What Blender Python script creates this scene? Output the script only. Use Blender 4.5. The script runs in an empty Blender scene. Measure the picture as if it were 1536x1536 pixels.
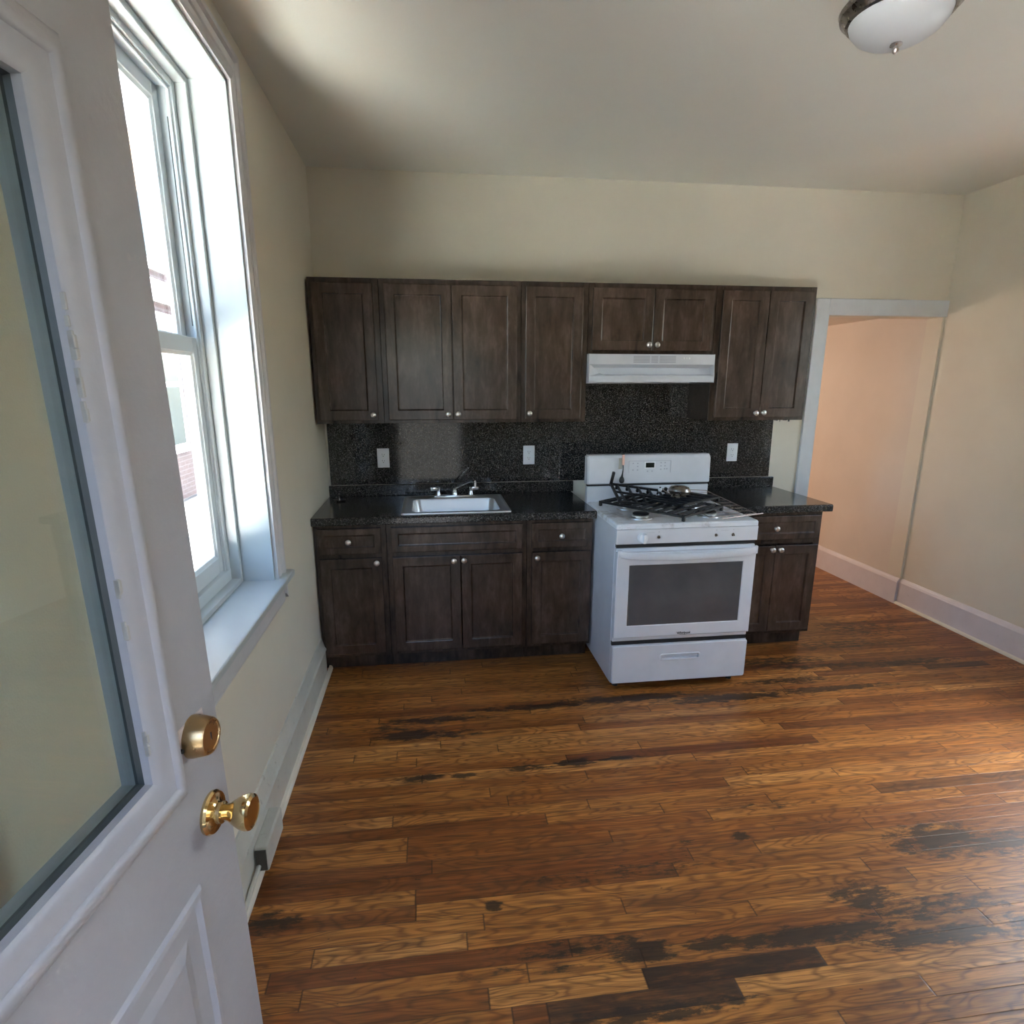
import bpy, bmesh, math, random
from mathutils import Vector, Matrix
R = math.radians
PI = math.pi
random.seed(4)
sc = bpy.context.scene
COL = sc.collection

# ------------------------------------------------------------------ helpers
class MB:
    def __init__(s):
        s.bm = bmesh.new()
    def box(s, x0, x1, y0, y1, z0, z1, bev=0.0, seg=1, M=None):
        if x0 > x1: x0, x1 = x1, x0
        if y0 > y1: y0, y1 = y1, y0
        if z0 > z1: z0, z1 = z1, z0
        v = [s.bm.verts.new(p) for p in ((x0,y0,z0),(x1,y0,z0),(x1,y1,z0),(x0,y1,z0),(x0,y0,z1),(x1,y0,z1),(x1,y1,z1),(x0,y1,z1))]
        fs = [s.bm.faces.new([v[i] for i in f]) for f in ((0,3,2,1),(4,5,6,7),(0,1,5,4),(1,2,6,5),(2,3,7,6),(3,0,4,7))]
        geo = v
        if bev > 0:
            es = list({e for f in fs for e in f.edges})
            r = bmesh.ops.bevel(s.bm, geom=es, offset=bev, segments=seg, affect='EDGES', profile=0.5)
            geo = list({q for f in r['faces'] for q in f.verts} | {q for f in fs if f.is_valid for q in f.verts})
        if M is not None:
            bmesh.ops.transform(s.bm, matrix=M, verts=[q for q in geo if q.is_valid])
        return s
    def lathe(s, prof, M=None, n=24, cap=True):
        """prof: list of (r, h) along local +z"""
        rings = []
        M = M or Matrix()
        for r, h in prof:
            if r < 1e-6:
                rings.append([s.bm.verts.new(M @ Vector((0,0,h)))])
            else:
                rings.append([s.bm.verts.new(M @ Vector((r*math.cos(2*PI*k/n), r*math.sin(2*PI*k/n), h))) for k in range(n)])
        for a, b in zip(rings, rings[1:]):
            for k in range(n):
                k2 = (k+1) % n
                if len(a) == 1 and len(b) == 1: continue
                if len(a) == 1: s.bm.faces.new((a[0], b[k2], b[k]))
                elif len(b) == 1: s.bm.faces.new((a[k], a[k2], b[0]))
                else: s.bm.faces.new((a[k], a[k2], b[k2], b[k]))
        if cap:
            if len(rings[0]) > 1: s.bm.faces.new(list(reversed(rings[0])))
            if len(rings[-1]) > 1: s.bm.faces.new(rings[-1])
        return s
    def tube(s, pts, r, n=10, cap=True):
        pts = [Vector(p) for p in pts]
        rs = r if isinstance(r, (list, tuple)) else [r]*len(pts)
        rings = []
        up = None
        for i, p in enumerate(pts):
            if i == 0: t = pts[1]-p
            elif i == len(pts)-1: t = p-pts[i-1]
            else: t = (pts[i+1]-p).normalized() + (p-pts[i-1]).normalized()
            t.normalize()
            if up is None:
                up = Vector((0,0,1)) if abs(t.z) < .9 else Vector((1,0,0))
            a = t.cross(up); a.normalize()
            b = a.cross(t); b.normalize(); up = b
            rings.append([s.bm.verts.new(p + rs[i]*(a*math.cos(2*PI*k/n) + b*math.sin(2*PI*k/n))) for k in range(n)])
        for A, B in zip(rings, rings[1:]):
            for k in range(n):
                s.bm.faces.new((A[k], A[(k+1)%n], B[(k+1)%n], B[k]))
        if cap:
            s.bm.faces.new(list(reversed(rings[0]))); s.bm.faces.new(rings[-1])
        return s
    def frame(s, u0, u1, v0, v1, prof, plane, closed=True, sides='LTRB'):
        """sweep profile (w outward from the rectangle, h out of the plane) round a rectangle with mitres.
        plane(u, v, h) -> xyz."""
        rects = []
        for w, h in prof:
            rects.append([s.bm.verts.new(plane(*c, h)) for c in ((u0-w, v0-w), (u1+w, v0-w), (u1+w, v1+w), (u0-w, v1+w))])
        idx = {'B': 0, 'R': 1, 'T': 2, 'L': 3}
        for a, b in zip(rects, rects[1:] + ([rects[0]] if closed else [])):
            for sd in sides:
                k = idx[sd]
                s.bm.faces.new((a[k], a[(k+1)%4], b[(k+1)%4], b[k]))
        return s
    def poly_prism(s, pts, fn, h0, h1):
        """extrude polygon pts (u,v) from h0 to h1; fn(u,v,h)->xyz"""
        a = [s.bm.verts.new(fn(u, v, h0)) for u, v in pts]
        b = [s.bm.verts.new(fn(u, v, h1)) for u, v in pts]
        n = len(pts)
        for k in range(n):
            s.bm.faces.new((a[k], a[(k+1)%n], b[(k+1)%n], b[k]))
        s.bm.faces.new(list(reversed(a))); s.bm.faces.new(b)
        return s
    def build(s, name, mat, parent=None, smooth=False, kind=None, label=None, wn=False):
        bmesh.ops.recalc_face_normals(s.bm, faces=s.bm.faces)
        me = bpy.data.meshes.new(name)
        s.bm.to_mesh(me); s.bm.free()
        if mat: me.materials.append(mat)
        if smooth:
            me.polygons.foreach_set('use_smooth', [True]*len(me.polygons))
            try: me.set_sharp_from_angle(angle=R(38))
            except Exception: pass
        o = bpy.data.objects.new(name, me)
        COL.objects.link(o)
        if parent is not None: o.parent = parent
        if kind: o['kind'] = kind
        if label: o['label'] = label
        return o

def empty(name, loc=(0,0,0), label=None, cat=None, group=None, kind=None, rz=0):
    o = bpy.data.objects.new(name, None); COL.objects.link(o)
    o.location = loc; o.rotation_euler = (0,0,rz); o.empty_display_size = .05
    if label: o['label'] = label
    if cat: o['category'] = cat
    if group: o['group'] = group
    if kind: o['kind'] = kind
    return o
def tag(o, label, cat, group=None):
    o['label'] = label; o['category'] = cat
    if group: o['group'] = group
    return o
def toward(p, d):
    """matrix: local z along d, origin p"""
    q = Vector(d).to_track_quat('Z', 'Y').to_matrix().to_4x4()
    return Matrix.Translation(Vector(p)) @ q

# ------------------------------------------------------------------ materials
class NT:
    def __init__(s, name):
        s.m = bpy.data.materials.new(name); s.m.use_nodes = True
        s.t = s.m.node_tree; s.n = s.t.nodes
        s.b = s.n['Principled BSDF']; s.out = s.n['Material Output']
    def node(s, ty, **kw):
        nd = s.n.new(ty)
        for k, v in kw.items():
            if k in nd.inputs: nd.inputs[k].default_value = v
            else: setattr(nd, k, v)
        return nd
    def link(s, a, b): s.t.links.new(a, b)
    def math(s, op, a, b=None, c=None, clamp=False):
        nd = s.n.new('ShaderNodeMath'); nd.operation = op; nd.use_clamp = clamp
        for i, v in enumerate((a, b, c)):
            if v is None: continue
            if isinstance(v, (int, float)): nd.inputs[i].default_value = v
            else: s.link(v, nd.inputs[i])
        return nd.outputs[0]
    def coord(s, kind='Object', scale=(1,1,1), loc=(0,0,0)):
        tc = s.n.new('ShaderNodeTexCoord'); mp = s.n.new('ShaderNodeMapping')
        mp.inputs['Scale'].default_value = scale; mp.inputs['Location'].default_value = loc
        s.link(tc.outputs[kind], mp.inputs['Vector']); return mp.outputs[0]
    def geopos(s, scale=(1,1,1)):
        g = s.n.new('ShaderNodeNewGeometry'); mp = s.n.new('ShaderNodeMapping')
        mp.inputs['Scale'].default_value = scale
        s.link(g.outputs['Position'], mp.inputs['Vector']); return mp.outputs[0]
    def noise(s, vec, scale, detail=3, rough=.5, dist=0):
        nd = s.node('ShaderNodeTexNoise'); nd.inputs['Scale'].default_value = scale
        nd.inputs['Detail'].default_value = detail; nd.inputs['Roughness'].default_value = rough
        nd.inputs['Distortion'].default_value = dist
        s.link(vec, nd.inputs['Vector']); return nd.outputs['Fac']
    def ramp(s, fac, stops, interp='LINEAR'):
        nd = s.n.new('ShaderNodeValToRGB'); cr = nd.color_ramp; cr.interpolation = interp
        while len(cr.elements) < len(stops): cr.elements.new(.5)
        for e, (p, c) in zip(cr.elements, stops):
            e.position = p; e.color = (*c, 1) if len(c) == 3 else c
        s.link(fac, nd.inputs[0]); return nd.outputs[0]
    def mix(s, fac, a, b, blend='MIX'):
        nd = s.n.new('ShaderNodeMix'); nd.data_type = 'RGBA'; nd.blend_type = blend
        for i, v in ((0, fac), (6, a), (7, b)):
            if isinstance(v, (int, float)): nd.inputs[i].default_value = v
            elif isinstance(v, tuple): nd.inputs[i].default_value = (*v, 1) if len(v) == 3 else v
            else: s.link(v, nd.inputs[i])
        return nd.outputs[2]
    def bump(s, h, strength=.1, dist=.01):
        nd = s.n.new('ShaderNodeBump'); nd.inputs['Strength'].default_value = strength
        nd.inputs['Distance'].default_value = dist
        s.link(h, nd.inputs['Height']); s.link(nd.outputs[0], s.b.inputs['Normal'])
    def color(s, v):
        if isinstance(v, tuple): s.b.inputs['Base Color'].default_value = (*v, 1)
        else: s.link(v, s.b.inputs['Base Color'])
    def set(s, **kw):
        for k, v in kw.items():
            k = k.replace('_', ' ')
            if isinstance(v, (int, float, tuple)): s.b.inputs[k].default_value = v
            else: s.link(v, s.b.inputs[k])

def paint(name, c, rough=.6, var=.06, bump=.15, scale=4.0, grit=90.0, dirt=None):
    t = NT(name)
    p = t.geopos()
    n = t.noise(p, scale, 4, .6)
    lo = tuple(x*(1-var) for x in c); hi = tuple(min(1, x*(1+var*.6)) for x in c)
    col = t.ramp(n, [(.3, lo), (.7, hi)])
    if dirt:
        n2 = t.noise(p, dirt[1], 5, .7)
        f = t.ramp(n2, [(dirt[2], (0,0,0)), (dirt[2]+.06, (1,1,1))])
        col = t.mix(t.math('MULTIPLY', f, dirt[3]), col, dirt[0])
    t.color(col)
    n3 = t.noise(p, grit, 3, .6)
    t.bump(n3, bump, .002)
    t.set(Roughness=rough)
    return t.m

WALL = (.66, .625, .53)
m_wall = paint('wall_paint', WALL, .55, .05, .35, 1.7, 220)
m_ceil = paint('ceiling_paint', (.735, .735, .675), .7, .03, .25, 1.3, 160)
m_hall = paint('passage_paint', (.64, .585, .515), .6, .05, .35, 2, 220)
m_trim = paint('white_trim_paint', (.58, .58, .60), .35, .06, .2, 9, 60, ((.45,.42,.38), 22, .66, .6))
m_base = paint('baseboard_paint', (.56, .56, .50), .4, .08, .3, 7, 70, ((.35,.33,.28), 16, .62, .7))
m_baseR = paint('lilac_white_paint', (.66, .63, .66), .4, .06, .2, 7, 70, ((.42,.38,.36), 25, .67, .6))
m_winpaint = paint('window_white', (.46, .505, .52), .3, .03, .05, 9, 60)
m_vinyl = paint('window_vinyl', (.60, .66, .70), .35, .02, .02, 9, 60)
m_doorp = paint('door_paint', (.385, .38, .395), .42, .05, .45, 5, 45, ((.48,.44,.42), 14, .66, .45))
m_shoe = paint('shoe_paint', (.74, .72, .62), .45, .06, .1, 8, 60)

def simple(name, c, rough=.4, metal=0, **kw):
    t = NT(name); t.color(c); t.set(Roughness=rough, Metallic=metal, **kw)
    return t
def metal(name, c, rough, noise=0.0, sc_=40):
    t = NT(name); t.color(c)
    if noise:
        p = t.coord('Object'); n = t.noise(p, sc_, 4, .6)
        t.set(Roughness=t.math('ADD', t.math('MULTIPLY', n, noise), rough - noise/2))
    else: t.set(Roughness=rough)
    t.set(Metallic=1.0)
    return t.m
m_chrome = metal('chrome', (.85,.86,.88), .12, .06)
m_steel = metal('brushed_steel', (.68,.68,.67), .42, .10, 60)
m_nickel = metal('satin_nickel', (.72,.70,.67), .28, .05)
m_dnickel = metal('dark_nickel', (.30,.27,.24), .28, .1)
m_brass = metal('polished_brass', (.72,.54,.27), .12, .10, 30)
m_brass2 = metal('worn_brass', (.50,.35,.18), .30, .25, 50)
m_wire = metal('wire', (.26,.21,.18), .4, .2)
m_copper = simple('salmon_plastic', (.72,.45,.36), .4).m
m_black = simple('black_rubber', (.012,.012,.012), .5).m
m_dark = simple('dark_gap', (.01,.01,.011), .6).m
m_iron = NT('cast_iron_enamel')
_p = m_iron.coord('Object'); m_iron.color(m_iron.ramp(m_iron.noise(_p, 60, 3), [(.35,(.006,.006,.007)),(.75,(.016,.016,.017))]))
m_iron.set(Roughness=.5); m_iron.b.inputs['Specular IOR Level'].default_value = .35; m_iron = m_iron.m
m_plastic = simple('white_plastic', (.78,.80,.82), .35).m
m_tag = simple('grey_tag', (.38,.36,.32), .6).m
m_slot = simple('slot', (.03,.03,.03), .6).m
m_disp = simple('display_black', (.004,.008,.007), .15).m
m_grey = simple('print_grey', (.36,.38,.42), .6).m
m_logo = simple('logo_ink', (.012,.014,.02), .5).m
m_shade_track = simple('shade_and_track_dark', (.035,.045,.045), .5).m  # dark colour for the painted pane-edge shade and the sash track

def enamel():
    t = NT('white_enamel'); p = t.coord('Object')
    n = t.noise(p, 6, 4, .6)
    t.color(t.ramp(n, [(.3,(.60,.62,.66)),(.7,(.66,.68,.72))]))
    t.set(Roughness=.25, Coat_Weight=.2)
    return t.m
m_enamel = enamel()
def enamel_dirty():
    t = NT('soiled_white_enamel'); p = t.coord('Object')
    n = t.noise(p, 16, 6, .7)
    n2 = t.noise(p, 5, 4, .6)
    f = t.ramp(t.math('MULTIPLY', n, n2), [(.24,(0,0,0)),(.36,(1,1,1))])
    t.color(t.mix(t.math('MULTIPLY', f, .75), (.72,.75,.79), (.27,.24,.21)))
    t.set(Roughness=.3)
    return t.m
m_enameld = enamel_dirty()

def glass(name, tint=(1,1,1), rough=0.0, ior=1.5, extra=.0):
    t = NT(name)
    for l in list(t.out.inputs['Surface'].links): t.t.links.remove(l)
    tr = t.node('ShaderNodeBsdfTransparent'); tr.inputs[0].default_value = (*tint, 1)
    gl = t.node('ShaderNodeBsdfGlossy'); gl.inputs['Roughness'].default_value = rough
    lw = t.node('ShaderNodeLayerWeight'); lw.inputs['Blend'].default_value = .5
    mx = t.node('ShaderNodeMixShader')
    f = t.math('POWER', lw.outputs['Facing'], 5.0)
    f = t.math('ADD', t.math('MULTIPLY', f, .9), .04 + extra, clamp=True)
    t.link(f, mx.inputs[0]); t.link(tr.outputs[0], mx.inputs[1]); t.link(gl.outputs[0], mx.inputs[2])
    t.link(mx.outputs[0], t.out.inputs['Surface'])
    return t.m
m_glass = glass('window_glass', (.96,.99,.98))
m_doorglass = glass('door_glass', (.90,.95,.93), .012, 1.5, .02)

def ovenglass():
    t = NT('oven_glass'); p = t.coord('Object')
    n = t.noise(p, 5, 3, .6)
    t.color(t.ramp(n, [(.3,(.055,.056,.060)),(.7,(.085,.086,.092))]))
    t.set(Roughness=.28)
    return t.m
m_oven = ovenglass()

def granite(name, gloss, lift=1.0):
    t = NT(name); p = t.geopos()
    n1 = t.noise(p, 210, 3, .75)
    n2 = t.noise(p, 95, 2, .6)
    v = t.node('ShaderNodeTexVoronoi'); v.inputs['Scale'].default_value = 130; t.link(p, v.inputs['Vector'])
    c1 = t.ramp(n1, [(.44, (.006*lift,.006*lift,.007*lift)), (.56, (.024*lift,.023*lift,.022*lift)), (.64, (.20*lift,.19*lift,.18*lift))])
    f2 = t.ramp(n2, [(.56,(0,0,0)),(.68,(1,1,1))])
    c2 = t.mix(t.math('MULTIPLY', f2, .5), c1, (.10*lift,.085*lift,.075*lift))
    t.color(c2)
    t.set(Roughness=gloss)
    return t.m
m_granite = granite('dark_granite_laminate', .16, 1.0)
m_granitew = granite('dark_granite_splash', .075, 1.0)

def cabwood(name, k=1.0):
    t = NT(name); p = t.coord('Object', (1,1,.22))
    n = t.noise(p, 26, 5, .65, .4)
    p2 = t.coord('Object', (1,1,.6)); n2 = t.noise(p2, 7, 4, .65)
    f = t.math('ADD', t.math('MULTIPLY', n, .5), t.math('MULTIPLY', n2, .5))
    t.color(t.ramp(f, [(.34,(.026*k,.0165*k,.0125*k)),(.5,(.052*k,.034*k,.025*k)),(.66,(.098*k,.065*k,.048*k))]))
    t.bump(n, .12, .002)
    t.set(Roughness=.27)
    t.b.inputs['Specular IOR Level'].default_value = .5
    return t.m
m_cab = cabwood('espresso_wood')
m_cabin = cabwood('espresso_frame', .72)

# oak floor ------------------------------------------------------------
def oak():
    t = NT('old_oak_boards')
    uv = t.node('ShaderNodeUVMap'); uv.uv_map = 'board'
    sep = t.node('ShaderNodeSeparateXYZ'); t.link(uv.outputs[0], sep.inputs[0])
    U, V = sep.outputs[0], sep.outputs[1]
    at = t.node('ShaderNodeAttribute'); at.attribute_name = 'tone'
    sa = t.node('ShaderNodeSeparateColor'); t.link(at.outputs['Color'], sa.inputs[0])
    tone, seed, dark = sa.outputs[0], sa.outputs[1], sa.outputs[2]
    g = t.node('ShaderNodeNewGeometry'); sp = t.node('ShaderNodeSeparateXYZ'); t.link(g.outputs['Position'], sp.inputs[0])
    X, Y = sp.outputs[0], sp.outputs[1]
    def vec(a, b, c=0.0):
        nd = t.node('ShaderNodeCombineXYZ')
        for i, q in enumerate((a, b, c)):
            if isinstance(q, (int, float)): nd.inputs[i].default_value = q
            else: t.link(q, nd.inputs[i])
        return nd.outputs[0]
    so = t.math('MULTIPLY', seed, 97.0)
    # cathedral grain: contour lines of a stretched noise, different on every board
    vv = vec(t.math('MULTIPLY', X, 1.5), t.math('MULTIPLY', V, .42), so)
    n = t.noise(vv, 1.6, 2.0, .5, .25)
    rings = t.math('SINE', t.math('MULTIPLY', n, 84.0))
    rings = t.math('ADD', t.math('MULTIPLY', rings, .5), .5)
    rings = t.math('POWER', rings, 2.6)
    # fine pores
    pv = vec(t.math('MULTIPLY', X, 7.0), t.math('MULTIPLY', Y, 260.0), so)
    pores = t.noise(pv, 1.0, 3.0, .65)
    pv2 = vec(t.math('MULTIPLY', X, 2.6), t.math('MULTIPLY', Y, 75.0), so)
    streak = t.noise(pv2, 1.0, 3.0, .6)
    light = t.ramp(tone, [(.0,(.24,.075,.020)),(.15,(.36,.128,.028)),(.45,(.48,.192,.042)),(.75,(.56,.238,.054)),(1.0,(.70,.34,.10))])
    c = t.mix(t.math('MULTIPLY', rings, .62), light, (.135,.045,.015))
    c = t.mix(t.ramp(streak, [(.38,(0,0,0)),(.62,(.75,.75,.75))]), c, t.mix(1.0, c, (.42,.34,.28), 'MULTIPLY'))
    c = t.mix(t.ramp(pores, [(.50,(0,0,0)),(.70,(.85,.85,.85))]), c, (.085,.030,.011))
    # large scale wear
    w = t.noise(vec(X, t.math('MULTIPLY', Y, 1.6)), 1.4, 4, .6)
    c = t.mix(t.ramp(w, [(.40,(0,0,0)),(.62,(.45,.45,.45))]), c, t.mix(1.0, c, (.62,.55,.50), 'MULTIPLY'))
    # stains with a shape of their own: (x, y, rx, ry, strength)
    ST = [(.50,-1.29,.16,.040,1.1),(.68,-1.30,.22,.05,.55),(.62,-1.17,.30,.035,.75),(.40,-1.22,.18,.05,.5),
          (1.15,-1.11,.42,.032,.72),(1.62,-1.09,.42,.040,.9),(2.15,-1.15,.42,.045,.85),(2.75,-1.13,.42,.030,.85),(2.55,-1.02,.35,.05,.55),
          (.56,-1.61,.10,.028,.8),(.74,-1.62,.06,.02,.85),(1.02,-1.60,.16,.026,.6),(1.22,-1.59,.09,.028,1.0),(1.42,-1.585,.10,.02,.9),
          (1.72,-2.09,.035,.022,1.05),(1.52,-2.10,.045,.02,.6),(.79,-2.275,.03,.022,1.0),(.10,-2.25,.12,.05,.6),
          (2.42,-2.20,.22,.09,.78),(2.62,-2.24,.30,.07,.62),(1.98,-2.40,.13,.075,.72),(2.2,-2.46,.30,.05,.55),
          (1.75,-2.50,.30,.035,.9),(2.10,-2.55,.28,.035,.85),(1.21,-2.49,.10,.035,.95),(1.42,-2.49,.12,.025,.9),(1.05,-2.45,.30,.035,.5),
          (2.55,-2.55,.40,.06,.6),(2.95,-.88,.55,.035,.6),(3.40,-.90,.45,.05,.65),(2.6,-.80,.45,.10,.55),(3.2,-.62,.55,.10,.45),
          (1.9,-1.95,.5,.06,.28),(1.25,-2.2,.6,.05,.34),(.9,-2.5,.5,.04,.3),(1.15,-2.66,.35,.03,.7),(2.9,-2.35,.3,.1,.45),(3.5,-.4,.5,.2,.4)]
    stn = t.noise(vec(t.math('MULTIPLY', X, 14.0), t.math('MULTIPLY', Y, 42.0)), 1.0, 5, .7)
    total = None
    for (cx, cy, rx, ry, k) in ST:
        a = t.math('MULTIPLY', t.math('SUBTRACT', X, cx), 1/rx); a = t.math('MULTIPLY', a, a)
        b = t.math('MULTIPLY', t.math('SUBTRACT', Y, cy), 1/ry); b = t.math('MULTIPLY', b, b)
        e = t.math('EXPONENT', t.math('MULTIPLY', t.math('ADD', a, b), -1.1))
        e = t.math('MULTIPLY', e, k*1.25)
        total = e if total is None else t.math('MAXIMUM', total, e)
    s_ = t.math('ADD', total, t.math('MULTIPLY', t.math('SUBTRACT', stn, .5), 3.0))
    s_ = t.math('MULTIPLY', s_, t.math('MINIMUM', t.math('MULTIPLY', total, 3.0), 1.0))
    sm = t.ramp(s_, [(.34,(0,0,0)),(.72,(.9,.9,.9))])
    c = t.mix(sm, c, (.020,.013,.009))
    # small specks everywhere
    sk = t.noise(vec(t.math('MULTIPLY', X, 30.0), t.math('MULTIPLY', Y, 62.0)), 1.0, 2, .5)
    c = t.mix(t.ramp(sk, [(.725,(0,0,0)),(.76,(.8,.8,.8))]), c, (.03,.014,.008))
    # board-wide blackening
    dk = t.math('MULTIPLY', dark, t.ramp(t.noise(vec(t.math('MULTIPLY', X, 6.0), t.math('MULTIPLY', Y, 40.0), so), 1.0, 4, .7), [(.25,(.35,.35,.35)),(.5,(1,1,1))]))
    c = t.mix(dk, c, (.022,.013,.010))
    # seams
    ev = t.math('ABSOLUTE', t.math('SUBTRACT', V, .5))
    seam = t.ramp(ev, [(.475,(0,0,0)),(.494,(1,1,1))])
    js = t.node('ShaderNodeAttribute'); js.attribute_name = 'joint'
    eu = t.math('MINIMUM', U, t.math('SUBTRACT', js.outputs['Fac'], U))
    joint = t.ramp(eu, [(.0008,(1,1,1)),(.0030,(0,0,0))])
    gap = t.math('MAXIMUM', t.math('MULTIPLY', seam, .6), t.math('MULTIPLY', joint, .85))
    c = t.mix(gap, c, (.022,.009,.005))
    t.color(c)
    h = t.math('SUBTRACT', t.math('MULTIPLY', pores, -.12), t.math('MULTIPLY', gap, .9))
    t.bump(h, .35, .0025)
    rr = t.math('ADD', .27, t.math('MULTIPLY', streak, .22))
    t.set(Roughness=rr)
    t.b.inputs['Specular IOR Level'].default_value = .5
    return t.m
m_oak = oak()

# ------------------------------------------------------------------ setting
H = 2.776; XR = 4.09; YF = -3.76
def build_floor():
    W = .0592; y0 = -2.0045
    bm = bmesh.new()
    uvl = bm.loops.layers.uv.new('board')
    cl = bm.loops.layers.float_color.new('tone')
    jl = bm.loops.layers.float_color.new('joint')
    rnd = random.Random(11)
    special = {   # row index k (lower edge y0 + k*W): list of (x0, x1, tone, dark)
        0: [(.514, 1.656, .16, .0)], -4: [(.547, 1.42, .10, .10), (1.42, 2.3, .35, .12)],
        -10: [(.75, 1.185, .85, .0), (1.185, 1.712, .25, .92)], -11: [(.9, 1.43, .3, .85), (1.43, 2.5, .95, 0)],
        -7: [(.259, .702, .9, 0), (.702, 1.6, .6, 0)], -8: [(.15, 1.0, .02, .0)], 1: [(2.40, 3.3, .3, .55)], -1: [(-.1,.514,.7,0)],
        17: [(3.46, 3.86, .2, .75)], 18: [(2.9, 3.42, .3, .6)], 9: [(.45,.9,.8,0)], -9: [(1.2, 2.3, .5, .25)],
        -3: [(1.5,1.75,.3,.2)], -2: [(-.1,.6,.05,.1)], -5:[(-.1,.55,.12,.1)], 15: [(1.6,2.5,.3,.3)], 3:[(-.1,.9,.2,0)],
        5:[(-.1,1.25,.25,0)], -6:[(1.2,2.2,.4,.2)],
    }
    k0, k1 = int((-4.05-y0)/W)-1, int((3.3-y0)/W)+1
    for k in range(k0, k1):
        ya = y0 + k*W; yb = ya + W
        x = -.05 - rnd.random()*1.2
        sp = sorted(special.get(k, []))
        segs = []
        xe = 4.2
        while x < xe:
            L = rnd.uniform(.35, 1.75)
            nx = x + L
            hit = [q for q in sp if q[0] < nx and q[1] > x + 1e-4]
            if hit:
                q = hit[0]
                if q[0] > x + 1e-4: segs.append((x, q[0], rnd.random(), 0))
                segs.append(q); x = q[1]
            else:
                segs.append((x, nx, (rnd.uniform(.28,1) if rnd.random()<.8 else rnd.uniform(0,.25)), rnd.choice((0,0,0,0,0,0,.15)) )); x = nx
        for (a, b, tone, dark) in segs:
            vs = [bm.verts.new(p) for p in ((a,ya,0),(b,ya,0),(b,yb,0),(a,yb,0))]
            f = bm.faces.new(vs); sd = rnd.random()
            for lp, uvc in zip(f.loops, ((0,0),(b-a,0),(b-a,1),(0,1))):
                lp[uvl].uv = uvc; lp[cl] = (tone, sd, dark, 1); lp[jl] = (b-a, b-a, b-a, 1)
    # slab below
    me = bpy.data.meshes.new('floor'); bm.to_mesh(me); bm.free(); me.materials.append(m_oak)
    o = bpy.data.objects.new('floor', me); COL.objects.link(o); o['kind'] = 'structure'
build_floor()

mb = MB(); mb.box(-.25, XR+.25, YF-.25, .14, H, H+.12); mb.build('ceiling', m_ceil, kind='structure')
# left wall with window opening
WY0, WY1, WZ0, WZ1 = -2.36, -1.44, .835, 2.585
mb = MB()
mb.box(-.24, 0, YF-.2, WY0, 0, H); mb.box(-.24, 0, WY1, .14, 0, H)
mb.box(-.24, 0, WY0, WY1, 0, WZ0); mb.box(-.24, 0, WY0, WY1, WZ1, H)
mb.build('wall_left', m_wall, kind='structure')
# back wall with the opening at its right end
DX0, DZ = 3.235, 2.035
mb = MB(); mb.box(0, DX0, 0, .13, 0, H); mb.box(DX0, XR, 0, .13, DZ, H); mb.box(XR-.016, XR, 0, .13, 0, DZ)
mb.build('wall_back', m_wall, kind='structure')
# right wall (a window of this wall lies outside the picture)
RY0, RY1, RZ0, RZ1 = -2.05, -1.20, .8, 2.35
mb = MB()
mb.box(XR, XR+.2, RY1, .13, 0, H); mb.box(XR, XR+.2, YF-.2, RY0, 0, H)
mb.box(XR, XR+.2, RY0, RY1, 0, RZ0); mb.box(XR, XR+.2, RY0, RY1, RZ1, H)
mb.build('wall_right', m_wall, kind='structure')
# front wall with the doorway the picture was taken from
mb = MB()
mb.box(0, .185, YF-.2, YF, 0, H); mb.box(1.03, XR, YF-.2, YF, 0, H); mb.box(.185, 1.03, YF-.2, YF, 2.10, H)
mb.build('wall_front', m_wall, kind='structure')
# passage beyond the opening
mb = MB()
mb.box(XR-.016, XR+.2, .13, 3.3, 0, H); mb.build('wall_passage_right', m_hall, kind='structure')
mb = MB(); mb.box(1.6, XR+.2, 3.3, 3.4, 0, H); mb.build('wall_passage_end', m_hall, kind='structure')
mb = MB(); mb.box(1.5, 1.6, .13, 3.4, 0, H); mb.build('wall_passage_left', m_hall, kind='structure')
mb = MB(); mb.box(1.5, XR-.016, .13, 3.4, 2.085, 2.2); mb.build('ceiling_passage', m_hall, kind='structure')
# opening trim
def casing_prof(w, h):
    return [(0,0),(0,h*.7),(w*.12,h*.85),(w*.2,h*.7),(w*.8,h*.8),(w*.86,h),(w,h),(w,0)]
mb = MB()
mb.box(3.143, 3.232, -.02, 0, .0, 2.138, .003)
mb.box(3.232, XR-.001, -.02, 0, 2.035, 2.138, .003)
mb.box(3.226, 3.2352, -.021, .131, 0, 2.035)
mb.build('trim_1', paint('opening_trim_paint', (.62,.66,.70), .4, .05, .2, 9, 60, ((.42,.40,.38), 22, .68, .5)), kind='structure')
# baseboards
def run_y(mb, prof, x, sx, y0, y1):
    mb.poly_prism(prof, lambda u, v, h: (x+sx*u, h, v), y0, y1)
bprof = [(0,0),(.021,0),(.023,.150),(.027,.156),(.027,.166),(.020,.176),(.010,.212),(.006,.228),(0,.232)]
mb = MB(); run_y(mb, bprof, 0, 1, YF, -.63); mb.build('baseboard_left', m_base, kind='structure')
mb = MB(); run_y(mb, [(.0215,0),(.040,0),(.039,.012),(.033,.020),(.0215,.023)], 0, 1, YF, -.545); mb.build('trim_2', m_shoe, kind='structure')
rprof = [(0,0),(.02,0),(.02,.165),(.014,.180),(.005,.193),(0,.195)]
mb = MB(); run_y(mb, rprof, XR, -1, YF, .0); run_y(mb, rprof, XR-.016, -1, .0, 3.3); mb.build('baseboard_right', m_baseR, kind='structure')
mb = MB(); run_y(mb, [(.0205,0),(.034,0),(.033,.010),(.028,.017),(.0205,.019)], XR, -1, YF, .04); mb.build('trim_3', m_shoe, kind='structure')

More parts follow.
